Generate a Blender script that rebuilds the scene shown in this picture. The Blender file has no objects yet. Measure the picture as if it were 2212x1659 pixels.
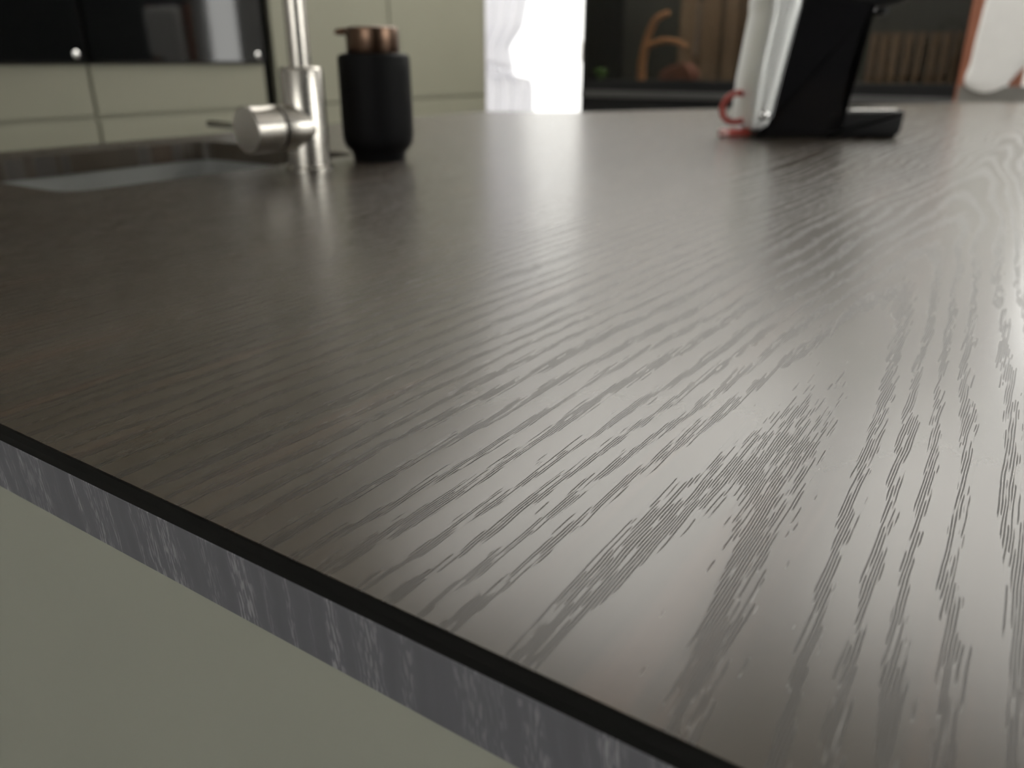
import bpy, bmesh, math, random
from mathutils import Vector, Matrix
random.seed(7)
R = math.radians
scene = bpy.context.scene
COL = scene.collection

# ------------------------------------------------------------------ camera, sky, exposure
ZC = 0.90                                   # worktop height above the floor
cam_d = bpy.data.cameras.new('camera')
cam = bpy.data.objects.new('camera', cam_d)
COL.objects.link(cam)
cam.location = (0, 0, ZC + 0.115)
cam.rotation_euler = (R(90 - 22.485), 0, R(33.2))
cam_d.sensor_width = 36
cam_d.lens = 36 * 1690 / 2212
cam_d.clip_start = 0.01
cam_d.dof.use_dof = True
cam_d.dof.focus_distance = 0.240
cam_d.dof.aperture_fstop = cam_d.lens / 2.65
scene.camera = cam

vs = scene.view_settings
vs.view_transform = 'Standard'
vs.look = 'None'
vs.exposure = 0.4
vs.gamma = 1.0
vs.use_curve_mapping = False

world = bpy.data.worlds.new('overcast_sky')
scene.world = world
world.use_nodes = True
bg = world.node_tree.nodes['Background']
bg.inputs[0].default_value = (1.0, 0.975, 0.935, 1)
bg.inputs[1].default_value = 5.2

# ------------------------------------------------------------------ node helpers
class G:
    """tiny expression builder on top of a shader node tree"""
    def __init__(s, nt): s.nt = nt
    def node(s, t): return s.nt.nodes.new(t)
    def m(s, op, a, b=None, c=None, clamp=False):
        n = s.node('ShaderNodeMath'); n.operation = op; n.use_clamp = clamp
        for i, v in enumerate((a, b, c)):
            if v is None: continue
            if isinstance(v, (int, float)): n.inputs[i].default_value = v
            else: s.nt.links.new(v, n.inputs[i])
        return n.outputs[0]
    def add(s, a, b): return s.m('ADD', a, b)
    def sub(s, a, b): return s.m('SUBTRACT', a, b)
    def mul(s, a, b): return s.m('MULTIPLY', a, b)
    def sstep(s, x, lo, hi):
        n = s.node('ShaderNodeMapRange'); n.interpolation_type = 'SMOOTHSTEP'
        s.nt.links.new(x, n.inputs['Value'])
        for k, v in (('From Min', lo), ('From Max', hi)):
            if isinstance(v, (int, float)): n.inputs[k].default_value = v
            else: s.nt.links.new(v, n.inputs[k])
        return n.outputs[0]
    def xyz(s, x, y, z):
        n = s.node('ShaderNodeCombineXYZ')
        for i, v in enumerate((x, y, z)):
            if isinstance(v, (int, float)): n.inputs[i].default_value = v
            else: s.nt.links.new(v, n.inputs[i])
        return n.outputs[0]
    def pos(s):
        g = s.node('ShaderNodeNewGeometry'); sp = s.node('ShaderNodeSeparateXYZ')
        s.nt.links.new(g.outputs['Position'], sp.inputs[0]); return sp.outputs
    def noise(s, v, scale=1.0, detail=2.0, rough=0.5, dist=0.0):
        n = s.node('ShaderNodeTexNoise'); n.inputs['Scale'].default_value = scale
        n.inputs['Detail'].default_value = detail; n.inputs['Roughness'].default_value = rough
        n.inputs['Distortion'].default_value = dist
        s.nt.links.new(v, n.inputs['Vector']); return n.outputs['Fac']
    def mix(s, f, a, b):
        n = s.node('ShaderNodeMix'); n.data_type = 'RGBA'
        for k, v in ((0, f), (6, a), (7, b)):
            if isinstance(v, (int, float)): n.inputs[k].default_value = v
            elif isinstance(v, tuple): n.inputs[k].default_value = (*v, 1)
            else: s.nt.links.new(v, n.inputs[k])
        return n.outputs[2]

def new_mat(name):
    m = bpy.data.materials.new(name); m.use_nodes = True
    return m, m.node_tree.nodes['Principled BSDF'], G(m.node_tree)

def mat(name, col, rough=0.5, metal=0.0, spec=0.5, var=0.06, scale=30.0, bump=0.0, coat=0.0, trans=0.0, aniso=0.0):
    """plain procedural material: colour with slight mottling, optional fine bump"""
    m, p, g = new_mat(name)
    tc = g.node('ShaderNodeTexCoord').outputs['Object']
    n = g.noise(tc, scale, 3)
    c2 = tuple(max(0, c * (1 - 2 * var)) for c in col)
    c1 = tuple(min(1, c * (1 + 2 * var)) for c in col)
    m.node_tree.links.new(g.mix(n, c2, c1), p.inputs['Base Color'])
    p.inputs['Roughness'].default_value = rough
    p.inputs['Metallic'].default_value = metal
    p.inputs['Specular IOR Level'].default_value = spec
    p.inputs['Coat Weight'].default_value = coat
    p.inputs['Anisotropic'].default_value = aniso
    if bump:
        b = g.node('ShaderNodeBump'); b.inputs['Strength'].default_value = bump
        b.inputs['Distance'].default_value = 0.0006
        m.node_tree.links.new(g.noise(tc, scale * 20, 3), b.inputs['Height'])
        m.node_tree.links.new(b.outputs[0], p.inputs['Normal'])
    return m

def glass_mat(name, tint=(1, 1, 1), refl=1.0):
    m = bpy.data.materials.new(name); m.use_nodes = True
    nt = m.node_tree; nt.nodes.remove(nt.nodes['Principled BSDF'])
    out = nt.nodes['Material Output']
    t = nt.nodes.new('ShaderNodeBsdfTransparent'); t.inputs[0].default_value = (*tint, 1)
    gl = nt.nodes.new('ShaderNodeBsdfGlossy'); gl.inputs['Roughness'].default_value = 0.02
    fr = nt.nodes.new('ShaderNodeLayerWeight'); fr.inputs[0].default_value = 0.5
    pw = nt.nodes.new('ShaderNodeMath'); pw.operation = 'POWER'; pw.inputs[1].default_value = 5
    ma = nt.nodes.new('ShaderNodeMath'); ma.operation = 'MULTIPLY_ADD'; ma.inputs[1].default_value = 0.9; ma.inputs[2].default_value = 0.04
    mu = nt.nodes.new('ShaderNodeMath'); mu.operation = 'MULTIPLY'; mu.inputs[1].default_value = refl
    mx = nt.nodes.new('ShaderNodeMixShader')
    nt.links.new(fr.outputs['Facing'], pw.inputs[0]); nt.links.new(pw.outputs[0], ma.inputs[0]); nt.links.new(ma.outputs[0], mu.inputs[0]); nt.links.new(mu.outputs[0], mx.inputs[0])
    nt.links.new(t.outputs[0], mx.inputs[1]); nt.links.new(gl.outputs[0], mx.inputs[2])
    nt.links.new(mx.outputs[0], out.inputs[0])
    return m

# ---- worktop laminate: cathedral grain with rows of fine recessed pores along Y
def wood_top():
    m, p, g = new_mat('dark_ash_laminate'); L = m.node_tree.links
    X, Y, Z = g.pos()
    XC = -0.052
    wob = g.noise(g.xyz(g.mul(X, 5.0), g.mul(Y, 1.6), 0.0), 1.0, 2)          # slow wander of the figure
    wob2 = g.noise(g.xyz(g.mul(X, 40.0), g.mul(Y, 9.0), 3.0), 1.0, 2)        # small waviness
    far = g.sstep(Y, 0.30, 0.9)
    x = g.add(g.sub(X, XC), g.mul(g.sub(wob, 0.5), g.add(0.006, g.mul(far, 0.095))))
    x = g.add(x, g.mul(g.sub(wob2, 0.5), 0.010))
    w = 0.017
    phi = g.m('SQRT', g.add(g.mul(x, x), w * w))
    yy = g.sub(Y, g.mul(g.sstep(g.m('ABSOLUTE', x), 0.10, 0.35), g.sub(Y, 0.2)))  # V shapes fade out to straight grain
    phi = g.add(phi, g.mul(yy, 0.062))
    n1 = g.noise(g.xyz(g.mul(phi, 38.0), 7.3, 0.0), 1.0, 1)
    ph = g.add(g.mul(phi, 1 / 0.0104), g.mul(g.sub(n1, 0.5), 1.7))
    ph = g.add(ph, g.mul(g.m('MAXIMUM', g.sub(g.m('ABSOLUTE', x), 0.23), 0.0), 80.0))   # growth rings tighten away from the heart
    ph = g.add(ph, 0.28)
    fr = g.m('FRACT', ph)
    # pores: thin wavy lines along the grain, each broken up on its own
    lw = g.noise(g.xyz(g.mul(X, 120.0), g.mul(Y, 28.0), 0.0), 1.0, 2)
    q = g.mul(g.add(X, g.mul(g.sub(lw, 0.5), 0.0018)), 1 / 0.00074)
    lid = g.m('FLOOR', q); lf = g.m('FRACT', q)
    wn = g.node('ShaderNodeTexWhiteNoise'); wn.noise_dimensions = '1D'; L.new(lid, wn.inputs['W'])
    rnd = wn.outputs['Value']
    tooth = g.noise(g.xyz(g.mul(X, 260.0), g.mul(Y, 22.0), 0.0), 1.0, 2)
    fr2 = g.add(g.add(fr, g.mul(g.sub(tooth, 0.5), 0.26)), g.mul(g.sub(rnd, 0.5), 0.15))
    band = g.mul(g.sstep(fr2, 0.02, 0.08), g.sub(1.0, g.sstep(fr2, 0.28, 0.66)))
    line = g.sub(1.0, g.sstep(g.m('ABSOLUTE', g.sub(lf, 0.5)), 0.10, 0.27))
    brk = g.noise(g.xyz(g.mul(lid, 3.71), g.add(g.mul(Y, 52.0), g.mul(rnd, 77.0)), 0.0), 1.0, 1.0)
    thr = g.sub(0.73, g.mul(band, 0.36))
    pore = g.mul(line, g.sstep(brk, thr, g.add(thr, 0.09)))
    # colours
    big = g.noise(g.xyz(g.mul(X, 22.0), g.mul(Y, 2.2), 1.0), 1.0, 3)
    red = g.noise(g.xyz(g.mul(X, 55.0), g.mul(Y, 4.0), 9.0), 1.0, 3)
    base = g.mix(big, (0.041, 0.0335, 0.0245), (0.088, 0.072, 0.054))
    base = g.mix(g.mul(g.sstep(red, 0.56, 0.74), 0.55), base, (0.100, 0.062, 0.041))
    base = g.mix(g.mul(band, 0.10), base, (0.030, 0.026, 0.022))
    base = g.mix(g.mul(pore, 0.55), base, (0.016, 0.014, 0.012))
    L.new(base, p.inputs['Base Color'])
    L.new(g.add(0.262, g.mul(pore, 0.24)), p.inputs['Roughness'])
    p.inputs['Specular IOR Level'].default_value = 0.58
    micro = g.noise(g.xyz(g.mul(X, 1500.0), g.mul(Y, 500.0), 0.0), 1.0, 2)
    h = g.add(g.mul(pore, -1.0), g.mul(micro, 0.06))
    wave = g.noise(g.xyz(g.mul(X, 48.0), g.mul(Y, 3.0), 4.0), 1.0, 2)
    h = g.add(h, g.mul(wave, 0.20))
    h = g.sub(h, g.mul(band, 0.07))
    b = g.node('ShaderNodeBump'); b.inputs['Strength'].default_value = 0.8
    b.inputs['Distance'].default_value = 0.00017
    L.new(h, b.inputs['Height']); L.new(b.outputs[0], p.inputs['Normal'])
    return m

# ---- laminate edge band: the same figure standing upright
def wood_edge():
    m, p, g = new_mat('grey_ash_edge_band'); L = m.node_tree.links
    X, Y, Z = g.pos()
    xs = g.add(X, g.mul(Z, 0.10))
    wob = g.noise(g.xyz(g.mul(X, 60.0), g.mul(Z, 60.0), 0.0), 1.0, 2)
    x = g.add(xs, g.mul(g.sub(wob, 0.5), 0.006))
    n1 = g.noise(g.xyz(g.mul(x, 130.0), 2.1, 0.0), 1.0, 3)
    band = g.sstep(n1, 0.46, 0.62)
    pn = g.noise(g.xyz(g.mul(xs, 1500.0), g.mul(Z, 170.0), 0.0), 1.0, 1)
    pore = g.mul(g.sstep(pn, 0.50, 0.60), band)
    base = g.mix(n1, (0.105, 0.105, 0.117), (0.205, 0.205, 0.228))
    base = g.mix(g.mul(pore, 0.8), base, (0.40, 0.39, 0.415))  # pores lightened in colour for the light they catch
    L.new(base, p.inputs['Base Color'])
    p.inputs['Roughness'].default_value = 0.5
    b = g.node('ShaderNodeBump'); b.inputs['Strength'].default_value = 0.6
    b.inputs['Distance'].default_value = 0.0002
    L.new(g.mul(pore, -1.0), b.inputs['Height']); L.new(b.outputs[0], p.inputs['Normal'])
    return m

def floor_mat():
    m, p, g = new_mat('grey_floor_tile'); L = m.node_tree.links
    tc = g.node('ShaderNodeTexCoord').outputs['Object']
    n = g.noise(tc, 4, 5)
    L.new(g.mix(n, (0.16, 0.15, 0.135), (0.22, 0.205, 0.19)), p.inputs['Base Color'])
    p.inputs['Roughness'].default_value = 0.45
    return m

def cork_mat():
    m, p, g = new_mat('cork_bark'); L = m.node_tree.links
    tc = g.node('ShaderNodeTexCoord').outputs['Object']
    n = g.noise(tc, 45, 5, 0.65)
    L.new(g.mix(n, (0.07, 0.045, 0.028), (0.24, 0.16, 0.095)), p.inputs['Base Color'])
    p.inputs['Roughness'].default_value = 0.9
    b = g.node('ShaderNodeBump'); b.inputs['Strength'].default_value = 0.8
    b.inputs['Distance'].default_value = 0.01
    L.new(n, b.inputs['Height']); L.new(b.outputs[0], p.inputs['Normal'])
    return m

def curtain_mat():
    m = bpy.data.materials.new('white_voile'); m.use_nodes = True
    nt = m.node_tree; nt.nodes.remove(nt.nodes['Principled BSDF'])
    d = nt.nodes.new('ShaderNodeBsdfDiffuse'); d.inputs[0].default_value = (0.80, 0.80, 0.84, 1)
    t = nt.nodes.new('ShaderNodeBsdfTranslucent'); t.inputs[0].default_value = (0.32, 0.32, 0.345, 1)
    mx = nt.nodes.new('ShaderNodeMixShader'); mx.inputs[0].default_value = 0.45
    nt.links.new(d.outputs[0], mx.inputs[1]); nt.links.new(t.outputs[0], mx.inputs[2])
    nt.links.new(mx.outputs[0], nt.nodes['Material Output'].inputs[0])
    return m

M = dict(
    top=wood_top(), edge=wood_edge(), floor=floor_mat(), cork=cork_mat(), voile=curtain_mat(),
    core=mat('black_laminate_core', (0.006, 0.006, 0.005), 0.75, spec=0.2),
    panel=mat('olive_grey_lacquer', (0.395, 0.40, 0.335), 0.6, spec=0.3, var=0.025, scale=9, bump=0.12),
    front=mat('beige_grey_lacquer', (0.205, 0.200, 0.152), 0.5, spec=0.35, var=0.02, scale=6),
    carcass=mat('dark_carcass', (0.025, 0.025, 0.02), 0.7),
    wall=mat('white_wall_paint', (0.80, 0.79, 0.77), 0.9, spec=0.2, var=0.01, scale=3),
    darkwall=mat('charcoal_wall_paint', (0.022, 0.022, 0.024), 0.8, spec=0.2, scale=3),
    render=mat('pale_added_wall_render', (0.46, 0.46, 0.46), 0.9, spec=0.1, var=0.03, scale=2),
    ceil=mat('white_ceiling_paint', (0.86, 0.85, 0.83), 0.9, spec=0.2, var=0.01, scale=3),
    white=mat('white_frame', (0.75, 0.75, 0.76), 0.5),
    steel=mat('brushed_steel', (0.56, 0.53, 0.48), 0.27, metal=1.0, var=0.03, scale=60, aniso=0.4),
    steel_sink=mat('grey_composite_sink', (0.24, 0.245, 0.235), 0.55, var=0.04, scale=40),
    chrome=mat('chrome', (0.80, 0.79, 0.77), 0.10, metal=1.0, var=0.01),
    silver=mat('satin_silver', (0.84, 0.85, 0.83), 0.34, metal=0.3, var=0.02),
    black=mat('matt_black', (0.005, 0.005, 0.0055), 0.55, spec=0.2),
    gloss_black=mat('gloss_black', (0.008, 0.008, 0.009), 0.12, spec=0.5),
    softblack=mat('soft_black_ceramic', (0.003, 0.003, 0.0033), 0.6, spec=0.15, bump=0.1),
    copper=mat('bronze_metal', (0.15, 0.095, 0.066), 0.32, metal=1.0),
    oven=mat('black_oven_glass', (0.003, 0.0035, 0.0035), 0.04, spec=0.5),
    ovenframe=mat('dark_grey_oven_frame', (0.028, 0.028, 0.030), 0.25),
    red=mat('red_cable_sheath', (0.42, 0.07, 0.055), 0.5),
    pink=mat('pale_pink_plug', (0.62, 0.36, 0.34), 0.45),
    wood=mat('warm_branch_wood', (0.36, 0.17, 0.075), 0.75, var=0.2, scale=30),
    tan=mat('orange_tan_wood', (0.30, 0.11, 0.06), 0.5, var=0.1, scale=20),
    cushion=mat('white_upholstery', (0.72, 0.71, 0.69), 0.85, var=0.02),
    soil=mat('dark_soil', (0.03, 0.024, 0.018), 0.95, var=0.3, scale=60, bump=0.5),
    leaf=mat('green_leaf', (0.07, 0.16, 0.03), 0.5, var=0.15),
    redbark=mat('red_brown_clay', (0.16, 0.06, 0.04), 0.8, var=0.15),
    terrace=mat('pale_terrace_stone', (0.55, 0.54, 0.52), 0.8, var=0.05, scale=3),
    pane=glass_mat('window_glass', (0.97, 0.98, 0.98)),
    roofpane=glass_mat('added_rooflight_glass', (0.97, 0.97, 0.96), 0.6),
    track=mat('grey_sliding_track', (0.09, 0.09, 0.09), 0.35, metal=0.6),
    greyfab=mat('grey_fabric', (0.20, 0.19, 0.175), 0.9, var=0.05),
    tankglass=glass_mat('terrarium_glass', (0.68, 0.68, 0.66), 0.45),
)

# ------------------------------------------------------------------ mesh helpers
def bm_box(lo, hi, bev=0.0, seg=2, bm=None):
    b = bmesh.new()
    r = bmesh.ops.create_cube(b, size=1)
    c = [(lo[i] + hi[i]) / 2 for i in range(3)]; s = [hi[i] - lo[i] for i in range(3)]
    for v in b.verts: v.co = Vector((c[0] + v.co.x * s[0], c[1] + v.co.y * s[1], c[2] + v.co.z * s[2]))
    if bev: bmesh.ops.bevel(b, geom=b.edges[:], offset=bev, segments=seg, affect='EDGES', profile=0.5)
    if bm is None: return b
    me = bpy.data.meshes.new('t'); b.to_mesh(me); b.free(); bm.from_mesh(me); bpy.data.meshes.remove(me)
    return bm

def bm_lathe(profile, seg=48, center=(0, 0, 0), axis=(0, 0, 1), cap=True):
    """profile: [(radius, height)] turned about axis through center"""
    b = bmesh.new()
    q = Vector((0, 0, 1)).rotation_difference(Vector(axis).normalized())
    rings = []
    for r, h in profile:
        ring = []
        for i in range(seg):
            a = 2 * math.pi * i / seg
            ring.append(b.verts.new(q @ Vector((r * math.cos(a), r * math.sin(a), h)) + Vector(center)))
        rings.append(ring)
    for k in range(len(rings) - 1):
        for i in range(seg):
            j = (i + 1) % seg
            b.faces.new((rings[k][i], rings[k][j], rings[k + 1][j], rings[k + 1][i]))
    if cap:
        b.faces.new(list(reversed(rings[0]))); b.faces.new(rings[-1])
    return b

def bm_tube(pts, rad, seg=16, cap=True):
    """tube through pts; rad a number or one per point"""
    b = bmesh.new(); P = [Vector(p) for p in pts]; rings = []
    rr = rad if isinstance(rad, (list, tuple)) else [rad] * len(P)
    up = Vector((0.13, 0.07, 1)).normalized()
    for k, p in enumerate(P):
        t = (P[min(k + 1, len(P) - 1)] - P[max(k - 1, 0)]).normalized()
        if k == 0:
            n = t.orthogonal() if abs(t.dot(up)) > 0.98 else (up - t * up.dot(t)).normalized()
            n.normalize()
        else:
            n = (n - t * n.dot(t)).normalized()
        bn = t.cross(n)
        rings.append([b.verts.new(p + (n * math.cos(2 * math.pi * i / seg) + bn * math.sin(2 * math.pi * i / seg)) * rr[k]) for i in range(seg)])
    for k in range(len(rings) - 1):
        for i in range(seg):
            j = (i + 1) % seg
            b.faces.new((rings[k][i], rings[k][j], rings[k + 1][j], rings[k + 1][i]))
    if cap:
        b.faces.new(list(reversed(rings[0]))); b.faces.new(rings[-1])
    return b

def smooth_path(pts, n=8):
    P = [Vector(p) for p in pts]; out = []
    for i in range(len(P) - 1):
        p0, p1, p2, p3 = P[max(i - 1, 0)], P[i], P[i + 1], P[min(i + 2, len(P) - 1)]
        for k in range(n):
            t = k / n
            out.append(0.5 * ((2 * p1) + (p2 - p0) * t + (2 * p0 - 5 * p1 + 4 * p2 - p3) * t * t + (3 * p1 - p0 - 3 * p2 + p3) * t ** 3))
    out.append(P[-1]); return out

def bm_prism(poly, d0, d1, plane='xz', bev=0.0, seg=3):
    """extrude a 2-D outline; plane 'xz' extrudes along y, 'xy' along z, 'yz' along x"""
    b = bmesh.new()
    def co(u, v, d):
        return {'xz': (u, d, v), 'xy': (u, v, d), 'yz': (d, u, v)}[plane]
    A = [b.verts.new(co(u, v, d0)) for u, v in poly]
    B = [b.verts.new(co(u, v, d1)) for u, v in poly]
    n = len(poly)
    b.faces.new(A); b.faces.new(list(reversed(B)))
    for i in range(n):
        j = (i + 1) % n
        b.faces.new((A[i], B[i], B[j], A[j]))
    bmesh.ops.recalc_face_normals(b, faces=b.faces[:])
    if bev:
        ed = [e for e in b.edges if (e.verts[0] in A and e.verts[1] in A) or (e.verts[0] in B and e.verts[1] in B)]
        bmesh.ops.bevel(b, geom=ed, offset=bev, segments=seg, affect='EDGES', profile=0.5)
    return b

def rounded(poly, rad, n=6):
    """round the corners of a 2-D polygon; rad a number or one per corner"""
    out = []; N = len(poly)
    for i in range(N):
        p0, p1, p2 = Vector(poly[i - 1]), Vector(poly[i]), Vector(poly[(i + 1) % N])
        r = rad[i] if isinstance(rad, (list, tuple)) else rad
        if r <= 0: out.append(tuple(p1)); continue
        a = p1 + (p0 - p1).normalized() * min(r, (p0 - p1).length * 0.48)
        c = p1 + (p2 - p1).normalized() * min(r, (p2 - p1).length * 0.48)
        for k in range(n + 1):
            t = k / n
            out.append(tuple(a * (1 - t) ** 2 + p1 * 2 * t * (1 - t) + c * t * t))
    return out

ROOT = {}
def thing(name, label, cat, loc=(0, 0, 0), rotz=0.0, group=None):
    o = bpy.data.objects.new(name, None); COL.objects.link(o)
    o.empty_display_size = 0.05
    o.location = loc; o.rotation_euler = (0, 0, rotz)
    o['label'] = label; o['category'] = cat
    if group: o['group'] = group
    ROOT[o.name] = Vector(loc)
    return o

def obj(name, b, m, parent=None, smooth=False, world=True, label=None, origin=None):
    """one mesh object. world=True: b is in world axes and is moved into the (unrotated) parent's frame"""
    me = bpy.data.meshes.new(name)
    bmesh.ops.recalc_face_normals(b, faces=b.faces[:])
    b.to_mesh(me); b.free()
    top = parent
    while top is not None and top.parent is not None: top = top.parent
    if top is not None and world: me.transform(Matrix.Translation(-Vector(top.location)))
    if origin is not None and parent is None: me.transform(Matrix.Translation(-Vector(origin)))
    me.materials.append(M[m] if isinstance(m, str) else m)
    if smooth:
        for f in me.polygons: f.use_smooth = True
        me.set_sharp_from_angle(angle=R(40))
    o = bpy.data.objects.new(name, me); COL.objects.link(o)
    if origin is not None and parent is None: o.location = origin
    o.parent = parent
    if label: o['label'] = label
    return o

def tag(o, label, cat, group=None):
    o['label'] = label; o['category'] = cat
    if group: o['group'] = group
    return o

def struct(name, b, m, parent=None, smooth=False):
    o = obj(name, b, m, parent, smooth)
    if parent is None: o['kind'] = 'structure'
    return o

# ------------------------------------------------------------------ room shell
XL, XR, YB, YF, H = -3.72, 2.12, -3.0, 5.0, 2.6
struct('floor', bm_box((XL - .1, YB - .1, -0.1), (XR + .1, YF + .1, 0)), 'floor')
ROOF = [(-3.35, -2.22, 3.45, 4.75), (-2.10, -0.66, 1.90, 4.70), (-0.58, 0.90, 2.40, 4.70)]      # three unseen rooflight openings, added to brighten the worktop reflections
b = bmesh.new()
def ceil_piece(x0, x1, y0, y1): bm_box((x0, y0, H), (x1, y1, H + .18), bm=b)
xp = XL - .1
for x0, x1, y0, y1 in ROOF:
    ceil_piece(xp, x0, YB - .1, YF + .1); ceil_piece(x0, x1, YB - .1, y0); ceil_piece(x0, x1, y1, YF + .1); xp = x1
ceil_piece(xp, XR + .1, YB - .1, YF + .1)
struct('ceiling', b, 'ceil')
def wall_with_holes(name, axis, at, thick, lo, hi, holes, m='wall'):
    """wall in the plane axis=at with rectangular openings (a0,a1,z0,z1)"""
    b = bmesh.new()
    def add(a0, a1, z0, z1):
        if a1 - a0 < 1e-4 or z1 - z0 < 1e-4: return
        if axis == 'y': bm_box((a0, at, z0), (a1, at + thick, z1), bm=b)
        else: bm_box((at, a0, z0), (at + thick, a1, z1), bm=b)
    cur = lo
    for a0, a1, z0, z1 in sorted(holes):
        add(cur, a0, 0, H); add(a0, a1, 0, z0); add(a0, a1, z1, H); cur = a1
    add(cur, hi, 0, H)
    return struct(name, b, m)
DOOR = (-3.60, -2.68, 0.0, 2.44)
WIN = (0.02, 0.95, 0.30, 2.40)
SWIN = (0.70, 2.30, 1.00, 2.20)
NWIN = (1.48, 2.02, 0.30, 2.40)
RWIN = (-0.50, 1.20, 1.05, 2.15)
wall_with_holes('wall_far', 'y', YF, 0.12, XL, XR, [DOOR, WIN, NWIN])
wall_with_holes('wall_back', 'y', YB - 0.12, 0.12, XL, XR, [RWIN])
wall_with_holes('wall_right', 'x', XR, 0.12, YB, YF, [SWIN], 'darkwall')
b = bm_box((XL - .12, 3.36, 0), (XL, YF, H)); bm_box((XL - .12, 3.36 - .1, 0), (-2.965, 3.36, H), bm=b)
bm_box((-3.06, YB, 0), (-2.965, 3.27, H), bm=b)
struct('wall_left', b, 'wall')
struct('added_wall_outside', bm_box((-11.0, 9.0, -0.1), (-3.3, 9.3, 5.2)), 'render')  # made-up wall, added to dim the sky behind the garden door
struct('terrace_ground', bm_box((-14, YF + .12, -0.16), (14, 22, -0.1)), 'terrace')

def window(name, hole, y, ty, n, handle=False, axis='y'):
    a0, a1, z0, z1 = hole
    def bx(p0, p1, bev=0.0):
        if axis == 'x': p0, p1 = (p0[1], p0[0], p0[2]), (p1[1], p1[0], p1[2])
        return bm_box(p0, p1, bev)
    w = bpy.data.objects.new(name, None); COL.objects.link(w)
    w.location = ((a0 + a1) / 2, y, z0) if axis == 'y' else (y, (a0 + a1) / 2, z0)
    w['kind'] = 'structure'
    fw = 0.05
    struct('frame_sill', bx((a0, y - ty, z0), (a1, y + ty, z0 + fw), 0.004), 'white', w)
    struct('frame_head', bx((a0, y - ty, z1 - fw), (a1, y + ty, z1), 0.004), 'white', w)
    for k in range(n + 1):
        x = a0 + (a1 - a0 - fw) * k / n
        struct('frame_post', bx((x, y - ty, z0 + fw), (x + fw, y + ty, z1 - fw), 0.004), 'white', w)
    for k in range(n):
        x0 = a0 + fw + (a1 - a0 - fw) * k / n; x1 = a0 + (a1 - a0 - fw) * (k + 1) / n
        struct('pane', bx((x0, y - .004, z0 + fw), (x1, y + .004, z1 - fw)), 'pane', w)
    if handle:
        struct('handle', bx((a1 - .035, y - ty - .05, z0 + 1.0), (a1 - .015, y - ty, z0 + 1.13), 0.005), 'steel', w)
    return w
window('door_1', DOOR, YF + 0.06, 0.03, 1, True)
window('unseen_window_1', WIN, YF + 0.06, 0.03, 2)  # out of view, added for the bright worktop reflection at right
window('unseen_window_4', NWIN, YF + 0.06, 0.03, 1)  # out of direct view, added for the white strip in the oven glass
window('unseen_window_6', SWIN, XR + 0.06, 0.03, 2, axis='x')  # out of view, added to light the coffee machine and stool
window('unseen_window_2', RWIN, YB - 0.06, 0.03, 3)  # out of view, added to light the island end from behind the camera

for wn, (x0, x1, y0, y1) in zip(('added_rooflight_3', 'added_rooflight_5', 'added_rooflight_7'), ROOF):  # frames and panes of the added rooflights, all out of view
    rl = bpy.data.objects.new(wn, None); COL.objects.link(rl)
    rl.location = ((x0 + x1) / 2, (y0 + y1) / 2, H + .12); rl['kind'] = 'structure'
    for k in range(3):
        x = x0 + (x1 - x0 - .04) * k / 2
        struct('frame_bar', bm_box((x, y0, H + .10), (x + .04, y1, H + .17), .003), 'white', rl)
        if k < 2:
            for j in range(2):
                ya = y0 + (y1 - y0) * j / 2 + .02; yb = y0 + (y1 - y0) * (j + 1) / 2 - .02
                struct('pane', bm_box((x + .04, ya, H + .13), (x + (x1 - x0 - .04) / 2, yb, H + .138)), 'roofpane', rl)
    for y in (y0, (y0 + y1) / 2 - .02, y1 - .02):
        struct('frame_cross_bar', bm_box((x0, y, H + .105), (x1, y + .02, H + .165), .003), 'white', rl)

# ------------------------------------------------------------------ island: worktop, base cabinet, sink
YE = 0.107                                    # near end of the worktop
outer = [(-1.180, YE), (0.62, YE), (0.62, 2.87), (-0.06, 2.87), (-0.249, 2.737), (-0.763, 2.010), (-0.950, 1.745), (-1.180, 1.640)]
SX0, SX1, SY0, SY1 = -1.085, -0.755, 0.395, 0.790
hole = rounded([(SX0, SY0), (SX1, SY0), (SX1, SY1), (SX0, SY1)], 0.035)
T = 0.0262
wt = thing('worktop', 'dark ash-grain island worktop with matt grey-brown surface and sink cut-out', 'worktop', (-0.3, YE, ZC - T))
b = bmesh.new()
def loop(pts, z):
    vv = [b.verts.new((x, y, z)) for x, y in pts]
    return vv, [b.edges.new((vv[i], vv[(i + 1) % len(vv)])) for i in range(len(vv))]
_, e1 = loop(outer, ZC); _, e2 = loop(hole, ZC)
bmesh.ops.triangle_fill(b, use_beauty=True, edges=e1 + e2)
f0 = b.faces[:]
ret = bmesh.ops.extrude_face_region(b, geom=f0)
bmesh.ops.translate(b, vec=(0, 0, -T), verts=[v for v in ret['geom'] if isinstance(v, bmesh.types.BMVert)])
obj('slab', b, 'top', wt)
CH = 0.0050
b = bm_prism([(YE, ZC - 0.0002), (YE, ZC - CH), (YE - 0.0022, ZC - CH), (YE - 0.0017, ZC - 0.0024), (YE - 0.0006, ZC - 0.0006)], -1.180, 0.62, 'yz')
obj('edge_core', b, 'core', wt, label='black core line along the worktop edge')
b = bm_box((-1.180, YE - 0.0024, ZC - T), (0.62, YE, ZC - CH), 0.0003, 1)
obj('edge_band', b, 'edge', wt, label='grey wood-grain edge strip')

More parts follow.
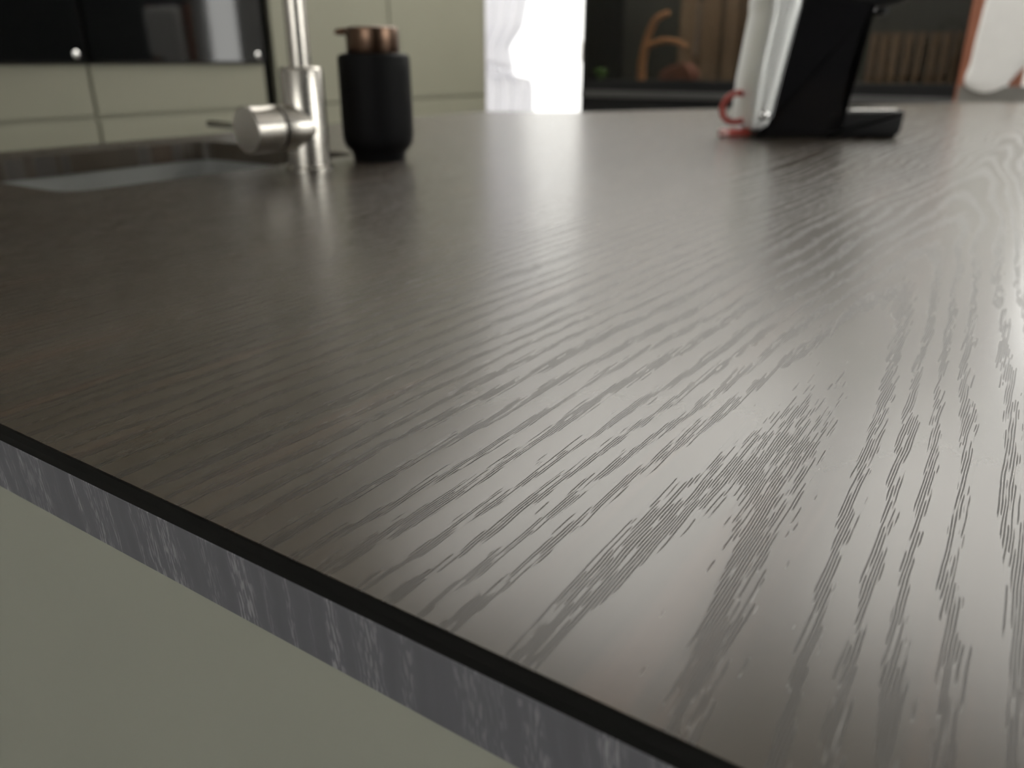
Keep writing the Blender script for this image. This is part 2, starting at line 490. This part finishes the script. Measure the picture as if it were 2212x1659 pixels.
ic = thing('island_cabinet', 'olive-grey island base unit with smooth end panel under the worktop', 'cabinet', (-0.3, 0.12, 0))
zt = ZC - T - 0.0012
obj('end_panel', bm_box((-1.172, YE - 0.0006, 0.10), (0.60, YE + 0.018, zt), 0.0006, 1), 'panel', ic)
b = bm_box((-1.150, YE + 0.019, 0.10), (-1.132, 1.60, zt - .002)); bm_box((0.56, YE + 0.019, 0.10), (0.578, 2.70, zt - .002), bm=b)
bm_box((-1.132, YE + 0.019, 0.10), (0.56, 1.58, 0.118), bm=b)
obj('carcass', b, 'carcass', ic)
for k in range(3):
    y0 = YE + 0.022 + k * 0.495
    d = obj('door', bm_box((-1.170, y0, 0.104), (-1.151, y0 + 0.490, zt - .02), 0.001, 1), 'panel', ic)
obj('plinth', bm_box((-1.10, YE + 0.05, 0.0), (0.50, 1.55, 0.10)), 'carcass', ic)

sk = thing('kitchen_sink', 'grey undermount sink bowl sunk into the island worktop', 'sink', ((SX0 + SX1) / 2, (SY0 + SY1) / 2, ZC - T - 0.2))
b = bmesh.new()
def rr(g, z, r):
    return [b.verts.new((x, y, z)) for x, y in rounded([(SX0 - g, SY0 - g), (SX1 + g, SY0 - g), (SX1 + g, SY1 + g), (SX0 - g, SY1 + g)], r)]
zs = ZC - T - 0.0006
levels = [rr(0.022, zs, 0.05), rr(0.003, zs, 0.038), rr(0.003, zs - 0.003, 0.038), rr(-0.004, zs - 0.16, 0.040), rr(-0.016, zs - 0.178, 0.045), rr(-0.05, zs - 0.184, 0.05), rr(-0.12, zs - 0.188, 0.03)]
for A, B in zip(levels, levels[1:]):
    n = len(A)
    for i in range(n): b.faces.new((A[i], A[(i + 1) % n], B[(i + 1) % n], B[i]))
b.faces.new(levels[-1])
so = obj('bowl', b, 'steel_sink', sk, smooth=True)
sm = so.modifiers.new('thickness', 'SOLIDIFY'); sm.thickness = 0.0012; sm.offset = 1
obj('drain', bm_lathe([(0.045, 0), (0.045, 0.003), (0.038, 0.004), (0.03, 0.002), (0.006, 0.002)], 32, ((SX0 + SX1) / 2, (SY0 + SY1) / 2, zs - 0.1868)), 'chrome', sk, smooth=True)

# ------------------------------------------------------------------ kitchen tap
TB = Vector((-0.6977, 0.6443, ZC))
tp = thing('kitchen_tap', 'brushed steel mixer tap with round side handle standing beside the sink', 'tap', TB)
rb = 0.0236
obj('flange', bm_lathe([(rb + .004, 0), (rb + .004, .003), (rb + .002, .005)], 48, TB), 'steel', tp, smooth=True)
obj('body', bm_lathe([(rb, .004), (rb, .1045), (rb - .0015, .1075), (rb - .003, .1085)], 56, TB), 'steel', tp, smooth=True)
rt = 0.0118
path = [TB + Vector((0, 0, .106)), TB + Vector((0, 0, .18)), TB + Vector((0, 0, .26)), TB + Vector((0, 0, .31))]
cxp, czp, rad = TB.x - 0.085, TB.z + 0.31, 0.085
for k in range(1, 15):
    a = math.pi * k / 14
    path.append(Vector((cxp + rad * math.cos(a), TB.y, czp + rad * math.sin(a))))
path.append(Vector((cxp - rad, TB.y, czp - 0.03)))
obj('spout', bm_tube(path, rt, 28), 'steel', tp, smooth=True)
obj('spray_head', bm_lathe([(rt, 0), (rt + .003, -.006), (rt + .003, -.07), (rt + .001, -.075)], 28, (cxp - rad, TB.y, czp - 0.03)), 'steel', tp, smooth=True)
ax = Vector((-0.10, -0.995, 0)).normalized()
hc = TB + Vector((0, 0, 0.0468)); ra = 0.0240
obj('side_arm', bm_lathe([(ra, .004), (ra, .0375), (ra - .001, .0387)], 48, hc, ax), 'steel', tp, smooth=True)
obj('seal_ring', bm_lathe([(ra - .003, .0375), (ra - .003, .0435)], 48, hc, ax), 'black', tp, smooth=True)
hd = obj('handle_cap', bm_lathe([(ra - .001, .0420), (ra + .0004, .0435), (ra + .0004, .0755), (ra - .001, .077)], 56, hc, ax), 'steel', tp, smooth=True)
lv = Vector((-0.995, 0.10, 0.01)).normalized()
p0 = hc + ax * 0.062 + Vector((0, 0, 0.001))
obj('lever', bm_tube([p0 + lv * .015, p0 + lv * .094, p0 + lv * .0955], [.0036, .0036, .0028], 16), 'steel', hd, smooth=True)

# ------------------------------------------------------------------ soap dispenser
SD = Vector((-0.692, 0.756, ZC))
sd = thing('soap_dispenser', 'black ceramic soap dispenser with bronze pump top behind the tap', 'soap dispenser', SD)
r0 = 0.0432
obj('bottle', bm_lathe([(.031, 0), (.0320, .0015), (.0325, .008), (.034, .011), (.039, .0155), (.0418, .021), (r0, .030), (r0, .060), (.0430, .100), (.0428, .1165), (.0415, .1205), (.037, .1225), (.033, .1228)], 64, SD), 'softblack', sd, smooth=True)
pc = obj('pump_collar', bm_lathe([(.0305, .1225), (.0312, .1235), (.0312, .1475), (.0305, .1500), (.0285, .1512), (.015, .1518)], 56, SD), 'copper', sd, smooth=True)
sv = Vector((-0.80, -0.60, 0)).normalized()
q0 = SD + Vector((0, 0, .1462))
obj('spout', bm_tube([q0 + sv * .024, q0 + sv * .034, q0 + sv * .041 + Vector((0, 0, -.0006)), q0 + sv * .0425 + Vector((0, 0, -.003))], [.0046, .0042, .0036, .003], 14), 'copper', pc, smooth=True)

# ------------------------------------------------------------------ coffee machine (side-on, local x = along its length)
CM = Vector((-0.391, 1.288, ZC))
cm = thing('coffee_machine', 'black coffee machine with silver rear panel and projecting cup tray', 'coffee machine', CM, R(33.2))
W = 0.125
def lp(name, poly, d0, d1, m, parent, bev, rads=0.006, smooth=True, label=None):
    return obj(name, bm_prism(rounded(poly, rads), d0, d1, 'xz', bev, 4), m, parent, smooth=smooth, world=False, label=label)
lp('foot_plate', [(0.012, 0.0), (0.232, 0.0), (0.232, 0.004), (0.012, 0.004)], 0.010, W - .010, 'black', cm, .001, .001)
lp('cup_tray', [(0.120, 0.003), (0.236, 0.003), (0.238, 0.0415), (0.120, 0.0415)], 0.0, W, 'black', cm, .006, [.001, .012, .003, .001])
obj('drip_grid', bm_box((0.156, 0.012, 0.0413), (0.228, W - .012, 0.0435), .001), 'chrome', cm, world=False)
lp('body', [(0.004, 0.003), (0.150, 0.003), (0.146, 0.060), (0.150, 0.110), (0.160, 0.165), (0.176, 0.205), (0.060, 0.225), (0.046, 0.195), (0.030, 0.09), (0.022, 0.030)], 0.0, W, 'gloss_black', cm, .010, .010)
lp('brew_head', [(0.040, 0.198), (0.170, 0.185), (0.222, 0.200), (0.226, 0.250), (0.190, 0.285), (0.070, 0.285), (0.044, 0.250)], -.002, W + .002, 'black', cm, .012, .018)
obj('coffee_outlet', bm_lathe([(.011, 0), (.013, .004), (.013, .020)], 24, (0.196, W / 2, 0.180)), 'black', cm, smooth=True, world=False)
lp('front_panel', [(0.1465, 0.050), (0.1520, 0.052), (0.1585, 0.112), (0.1700, 0.165), (0.1620, 0.168), (0.1490, 0.112)], 0.022, W - .022, 'ovenframe', cm, .001, .001)
rp = lp('rear_panel', [(-0.004, 0.015), (0.008, 0.012), (0.027, 0.016), (0.033, 0.060), (0.049, 0.160), (0.056, 0.195), (0.050, 0.230), (0.018, 0.232), (0.006, 0.205), (0.008, 0.185), (-0.002, 0.090)], -.003, W + .003, 'silver', cm, .012, .008, label='shiny silver rear panel')
lp('rear_groove', [(0.0105, 0.050), (0.0215, 0.048), (0.0330, 0.150), (0.0375, 0.185), (0.0300, 0.190), (0.0210, 0.150)], -.0045, -.0025, 'silver', rp, .0008, .004)
obj('highlight_stud', bm_lathe([(.0085, 0), (.0085, .003), (.006, .006), (.002, .0068)], 24, (0.0150, -.003, 0.036), (0, -1, 0)), 'chrome', rp, smooth=True, world=False)  # chrome stud standing in for a bright highlight on the panel
cpts = smooth_path([(0.004, .07, .060), (-.010, .064, .066), (-.028, .060, .058), (-.036, .055, .040), (-.030, .050, .026), (-.016, .046, .022), (-.004, .046, .024)], 8)
cb = obj('power_cable', bm_tube(cpts, .0050, 14), 'red', cm, smooth=True, world=False, label='red looped power cable')
ppts = [(0.004, .030, .008), (-.018, .026, .0075), (-.034, .022, .0075)]
obj('cable_sleeve', bm_tube(ppts, [.0065, .0068, .0062], 18), 'red', cb, smooth=True, world=False)
obj('cable_end', bm_tube([(-.033, .022, .0075), (-.042, .020, .0075), (-.046, .019, .0075)], [.0070, .0072, .0055], 18), 'pink', cb, smooth=True, world=False)

# ------------------------------------------------------------------ terrarium on its stand
TX0, TX1, TY, TD = -2.170, -0.262, 4.00, 0.46
ZT = ZC - 0.17
ts = thing('terrarium_stand', 'black cabinet carrying the glass terrarium beyond the worktop', 'cabinet', ((TX0 + TX1) / 2, TY + TD / 2, 0))
obj('body', bm_box((TX0 + .01, TY + .02, 0.06), (TX1 - .01, TY + TD, ZT), .003), 'black', ts)
obj('plinth', bm_box((TX0 + .04, TY + .05, 0.0), (TX1 - .04, TY + TD - .03, 0.06)), 'black', ts)
for k in range(2):
    x0 = TX0 + .012 + k * (TX1 - TX0 - .02) / 2
    d = obj('door', bm_box((x0, TY + .002, 0.07), (x0 + (TX1 - TX0 - .03) / 2, TY + .0195, ZT - .006), .002), 'black', ts)
    obj('knob', bm_lathe([(.006, 0), (.006, .012), (.011, .016), (.011, .022)], 20, (x0 + (.60 if k == 0 else .06), TY + .002, 0.45), (0, -1, 0)), 'steel', d, smooth=True)
te = thing('terrarium', 'long dark glass terrarium with black frame behind the coffee machine', 'terrarium', ((TX0 + TX1) / 2, TY + TD / 2, ZT + .001))
z0, z1 = ZT + .001, ZC + 0.60
obj('base_tray', bm_box((TX0, TY, z0), (TX1, TY + TD, ZC - .068), .002), 'black', te)
obj('front_track', bm_box((TX0, TY - .006, ZC - .067), (TX1, TY + .03, ZC - .035), .002), 'track', te)
obj('front_bar', bm_box((TX0, TY, ZC - .035), (TX1, TY + .014, ZC + .019), .002), 'black', te)
for x in (TX0, TX1 - .022):
    for y in (TY, TY + TD - .022):
        obj('corner_post', bm_box((x, y, ZC - .035 if y > TY else ZC + .019), (x + .022, y + .022, z1), .002), 'black', te)
obj('back_wall', bm_box((TX0 + .02, TY + TD - .014, ZC - .067), (TX1 - .02, TY + TD - .002, z1)), 'carcass', te)
for nm, lo, hi in (('top_bar', (TX0, TY, z1), (TX1, TY + .03, z1 + .03)), ('top_bar', (TX0, TY + TD - .03, z1), (TX1, TY + TD, z1 + .03)),
                   ('top_bar', (TX0, TY + .03, z1), (TX0 + .03, TY + TD - .03, z1 + .03)), ('top_bar', (TX1 - .03, TY + .03, z1), (TX1, TY + TD - .03, z1 + .03))):
    obj(nm, bm_box(lo, hi, .002), 'black', te)
obj('side_wall', bm_box((TX0 + .002, TY + .022, ZC - .067), (TX0 + .008, TY + TD - .022, z1)), 'black', te)
obj('side_wall', bm_box((TX1 - .008, TY + .022, ZC - .067), (TX1 - .002, TY + TD - .022, z1)), 'black', te)
mid = (TX0 + TX1) / 2
obj('glass_pane', bm_box((TX0 + .022, TY + .004, ZC + .019), (mid + .02, TY + .008, z1)), 'tankglass', te)
obj('glass_pane', bm_box((mid - .02, TY + .010, ZC + .019), (TX1 - .022, TY + .014, z1)), 'tankglass', te)
obj('substrate', bm_box((TX0 + .024, TY + .03, ZC - .067), (TX1 - .024, TY + TD - .016, ZC + .012), .004), 'soil', te)
# cork slabs standing against the back wall
x = TX0 + .36; k = 0
while x < TX1 - .06:
    wd = random.uniform(.028, .055) if x > TX1 - .58 else random.uniform(.09, .15)
    hh = .235 if x > TX1 - .58 else .42
    if not (mid + .16 < x < TX1 - .62):
        b = bm_prism(rounded([(x, TY + TD - .016), (x + wd, TY + TD - .016), (x + wd * .9, TY + TD - .016 - random.uniform(.02, .04)), (x + wd * .12, TY + TD - .016 - random.uniform(.02, .04))], [0, 0, .012, .012], 4), ZC + .010, ZC + hh, 'xy')
        obj('cork_slab', b, 'cork', te)
    x += wd + random.uniform(.004, .02)

def wpt(px_r, f, z):     # point given by metres right / forward of the camera's foot
    c, s = math.cos(R(33.2)), math.sin(R(33.2))
    return Vector((px_r * c - f * s, px_r * s + f * c, z))
by = TY + .16
def tb(x, z): return (x, by, ZC + z)
br = [tb(-1.891, .0125), tb(-1.891, 0.092), tb(-1.879, 0.183), tb(-1.855, 0.261), tb(-1.821, 0.315), tb(-1.759, 0.341)]
bo = obj('driftwood_branch', bm_tube(smooth_path(br, 6), [.024 - .010 * i / 30 for i in range(31)], 14), 'wood', None, True, origin=tb(-1.891, .012))
tag(bo, 'tall curved brown branch standing inside the terrarium', 'branch')
b2 = [tb(-1.886, 0.169), tb(-1.837, 0.194), tb(-1.781, 0.209), tb(-1.709, 0.204), tb(-1.646, 0.179)]
o2 = obj('side_twig', bm_tube(smooth_path(b2, 6), [.018 - .007 * i / 24 for i in range(25)], 12), 'wood', bo, True)
cl = obj('clay_hide', bm_prism(rounded([(-1.811, ZC + .013), (-1.611, ZC + .013), (-1.616, ZC + .065), (-1.666, ZC + .105), (-1.741, ZC + .088), (-1.801, ZC + .055)], .02), by + .02, by + .14, 'xz', .012), 'redbark', None, True, origin=(-1.711, by + .08, ZC + .013))
tag(cl, 'small red-brown hide on the terrarium floor beside the branch', 'hide')
pl = thing('terrarium_plant', 'tiny green plant in the front corner of the terrarium', 'plant', (-2.093, TY + .075, ZC + .0130))
for k in range(7):
    a = k * 0.9; le = .045 + .012 * (k % 3)
    pts = [Vector((-2.093, TY + .075, ZC + .0130)), Vector((-2.093 + .4 * le * math.cos(a), TY + .08 + .25 * le * math.sin(a), ZC + .0125 + le * .8)), Vector((-2.093 + .8 * le * math.cos(a), TY + .08 + .4 * le * math.sin(a), ZC + .0125 + le * .85))]
    obj('leaf', bm_tube(smooth_path(pts, 4), [.003, .005, .008, .010, .010, .009, .007, .004, .001], 8), 'leaf', pl, True)

# ------------------------------------------------------------------ tall kitchen units along the left wall
XU = -2.35
def front(name, y0, y1, z0, z1, parent, m='front'):
    return obj(name, bm_box((XU - .019, y0, z0), (XU, y1, z1), .0012, 1), m, parent)
ZG0, ZG1, ZD, ZTOP = 0.852, 0.863, 1.003, 2.30
def unit(label, y0, y1, kind, name):
    u = thing(name, label, 'cabinet', (XU - .3, (y0 + y1) / 2, 0), group='tall kitchen units')
    obj('carcass', bm_box((XU - .60, y0, 0.10), (XU - .0205, y1, ZTOP)), 'carcass', u)
    obj('grip_rail', bm_box((XU - .0203, y0, ZG0 - .004), (XU - .008, y1, ZG1 + .004)), 'front', u)
    obj('plinth', bm_box((XU - .55, y0, 0.0), (XU - .06, y1, 0.099)), 'carcass', u)
    a, c = y0 + .0018, y1 - .0018
    if kind == 'oven':
        front('drawer', a, c, 0.485, ZG0, u); front('drawer', a, c, 0.105, 0.480, u)
        front('drawer', a, c, ZG1, ZD, u)
        front('door', a, c, 1.615, ZTOP - .002, u)
    else:
        front('drawer', a, c, 0.485, ZG0, u); front('drawer', a, c, 0.105, 0.480, u)
        front('door', a, c, ZG1, ZTOP - .002, u)
    return u
def oven(label, y0, y1):
    o = thing('built_in_oven', label, 'oven', (XU - .3, (y0 + y1) / 2, 1.006), group='built-in ovens')
    obj('housing', bm_box((XU - .0200, y0 + .003, 1.0065), (XU - .004, y1 - .003, 1.612), .001), 'ovenframe', o)
    d = obj('glass_door', bm_box((XU - .0035, y0 + .004, 1.010), (XU + .016, y1 - .004, 1.47), .002), 'oven', o)
    obj('handle', bm_tube([(XU + .05, y0 + .06, 1.435), (XU + .05, y1 - .06, 1.435)], .008, 14), 'steel', d, True)
    for yy in (y0 + .09, y1 - .09):
        obj('handle_post', bm_tube([(XU + .014, yy, 1.435), (XU + .05, yy, 1.435)], .006, 12), 'steel', d, True)
    obj('round_badge', bm_lathe([(.0105, 0), (.0105, .002), (.008, .004)], 24, (XU + .0158, y1 - .036, 1.030), (1, 0, 0)), 'chrome', d, smooth=True)
    obj('control_panel', bm_box((XU - .0035, y0 + .004, 1.475), (XU + .016, y1 - .004, 1.608), .002), 'oven', o)
    for yy in (y0 + .14, y1 - .14):
        obj('knob', bm_lathe([(.022, 0), (.021, .02), (.019, .022)], 28, (XU + .016, yy, 1.54), (1, 0, 0)), 'steel', o, True)
unit('beige tall cupboard just beyond the left edge, beside the ovens', 0.085, 0.725, 'tall', 'tall_cupboard')
unit('beige oven unit with drawers, leftmost in view', 0.729, 1.362, 'oven', 'oven_cabinet')
unit('beige oven unit with drawers, just left of the tap', 1.366, 2.003, 'oven', 'oven_cabinet')
oven('black glass oven at the left edge of the picture', 0.729, 1.362)
oven('black glass oven with a white window reflection left of the tap', 1.366, 2.003)
fp = obj('filler_panel', bm_box((XU - .60, 2.006, 0.0), (XU - .045, 2.048, ZTOP)), 'black', None, origin=(XU - .3, 2.027, 0))
tag(fp, 'narrow dark recess panel between the oven unit and tall cupboards', 'panel')
unit('beige-green tall cupboard directly behind the tap', 2.052, 2.672, 'tall', 'tall_cupboard')
u = unit('green-grey tall cupboard beside the bright garden door', 2.676, 3.345, 'tall', 'tall_cupboard')
obj('end_panel', bm_box((XU - .60, 3.346, 0.0), (XU, 3.359, ZTOP), .001), 'front', u)
struct('trim_1', bm_box((-2.964, 0.085, ZTOP + .001), (XU - .02, 3.359, H - .001)), 'wall')

# ------------------------------------------------------------------ curtain at the garden door
ct = thing('curtain', 'white sheer curtain tied back beside the bright garden door', 'curtain', (-3.40, YF - 0.10, 0.02))
b = bmesh.new()
def redge(z):           # free edge of the curtain against the door
    pts = [(0.02, -3.02), (0.86, -3.035), (0.905, -3.065), (0.915, -3.185), (1.10, -3.225), (1.22, -3.12), (1.40, -3.08), (2.48, -3.00)]
    for (za, xa), (zb, xb) in zip(pts, pts[1:]):
        if za <= z <= zb: return xa + (xb - xa) * (z - za) / (zb - za)
    return pts[-1][1]
NU, NV = 60, 90; grid = []
for j in range(NV + 1):
    z = 0.02 + (2.46) * j / NV; xr = redge(z); row = []
    for i in range(NU + 1):
        t = i / NU
        row.append(b.verts.new((-3.68 + (xr + 3.68) * t, YF - 0.09 + 0.022 * math.sin(t * 34 + .6 * math.sin(z * 2)), z)))
    grid.append(row)
for j in range(NV):
    for i in range(NU): b.faces.new((grid[j][i], grid[j][i + 1], grid[j + 1][i + 1], grid[j + 1][i]))
obj('drape', b, 'voile', ct, True)
obj('tie_band', bm_tube([(-3.69, YF - .118, 1.03), (-3.20, YF - .118, 0.985)], .005, 10), 'voile', ct, True)
obj('rail', bm_tube([(-3.69, YF - .09, 2.49), (-2.60, YF - .09, 2.49)], .010, 14), 'white', ct, True)

# ------------------------------------------------------------------ bar stool beyond the worktop's far end
ST = Vector((-0.10, 3.06, 0))
st = thing('bar_stool', 'white padded bar stool in orange-brown wooden frame, right of the terrarium', 'stool', ST)
yb = ST.y + 0.14
for x in (-0.277, 0.083):
    obj('back_post', bm_prism(rounded([(x - .017, yb), (x + .017, yb), (x + .015, yb + .034), (x - .015, yb + .034)], .006), 0.70, ZC + 0.42, 'xy'), 'tan', st, True)
obj('back_slat', bm_box((-0.143, yb + .006, 0.70), (-0.105, yb + .026, ZC + 0.40), .005), 'tan', st)
pad = [(-0.248, ZC + .41), (-0.262, ZC + .17), (-0.262, ZC + .10), (-0.272, ZC + .062), (-0.265, ZC + .032), (-0.215, ZC + .014), (-0.169, ZC + .022), (-0.136, ZC + .050), (-0.108, ZC + .104), (-0.050, ZC + .130), (0.055, ZC + .140), (0.055, ZC + .41)]
obj('back_cushion', bm_prism(rounded(pad, .03), yb - .055, yb + .002, 'xz', .022, 5), 'cushion', st, True)
obj('lower_back_rail', bm_box((-0.285, yb - .006, ZC - .10), (0.09, yb - .001, ZC + .036), .002), 'greyfab', st)
obj('seat', bm_prism(rounded([(-.29, ST.y - .22), (.09, ST.y - .22), (.095, ST.y + .16), (-.295, ST.y + .16)], .05), 0.64, 0.70, 'xy', .02), 'cushion', st, True)
for sx in (-1, 1):
    for sy in (-1, 1):
        obj('leg', bm_tube([(ST.x + sx * .15, ST.y - .03 + sy * .14, 0.642), (ST.x + sx * .20, ST.y - .03 + sy * .19, 0.0)], [.018, .013], 14), 'tan', st, True)
for sy in (-1, 1):
    obj('footrest', bm_tube([(ST.x - .18, ST.y - .03 + sy * .172, 0.22), (ST.x + .18, ST.y - .03 + sy * .172, 0.22)], .009, 12), 'tan', st, True)
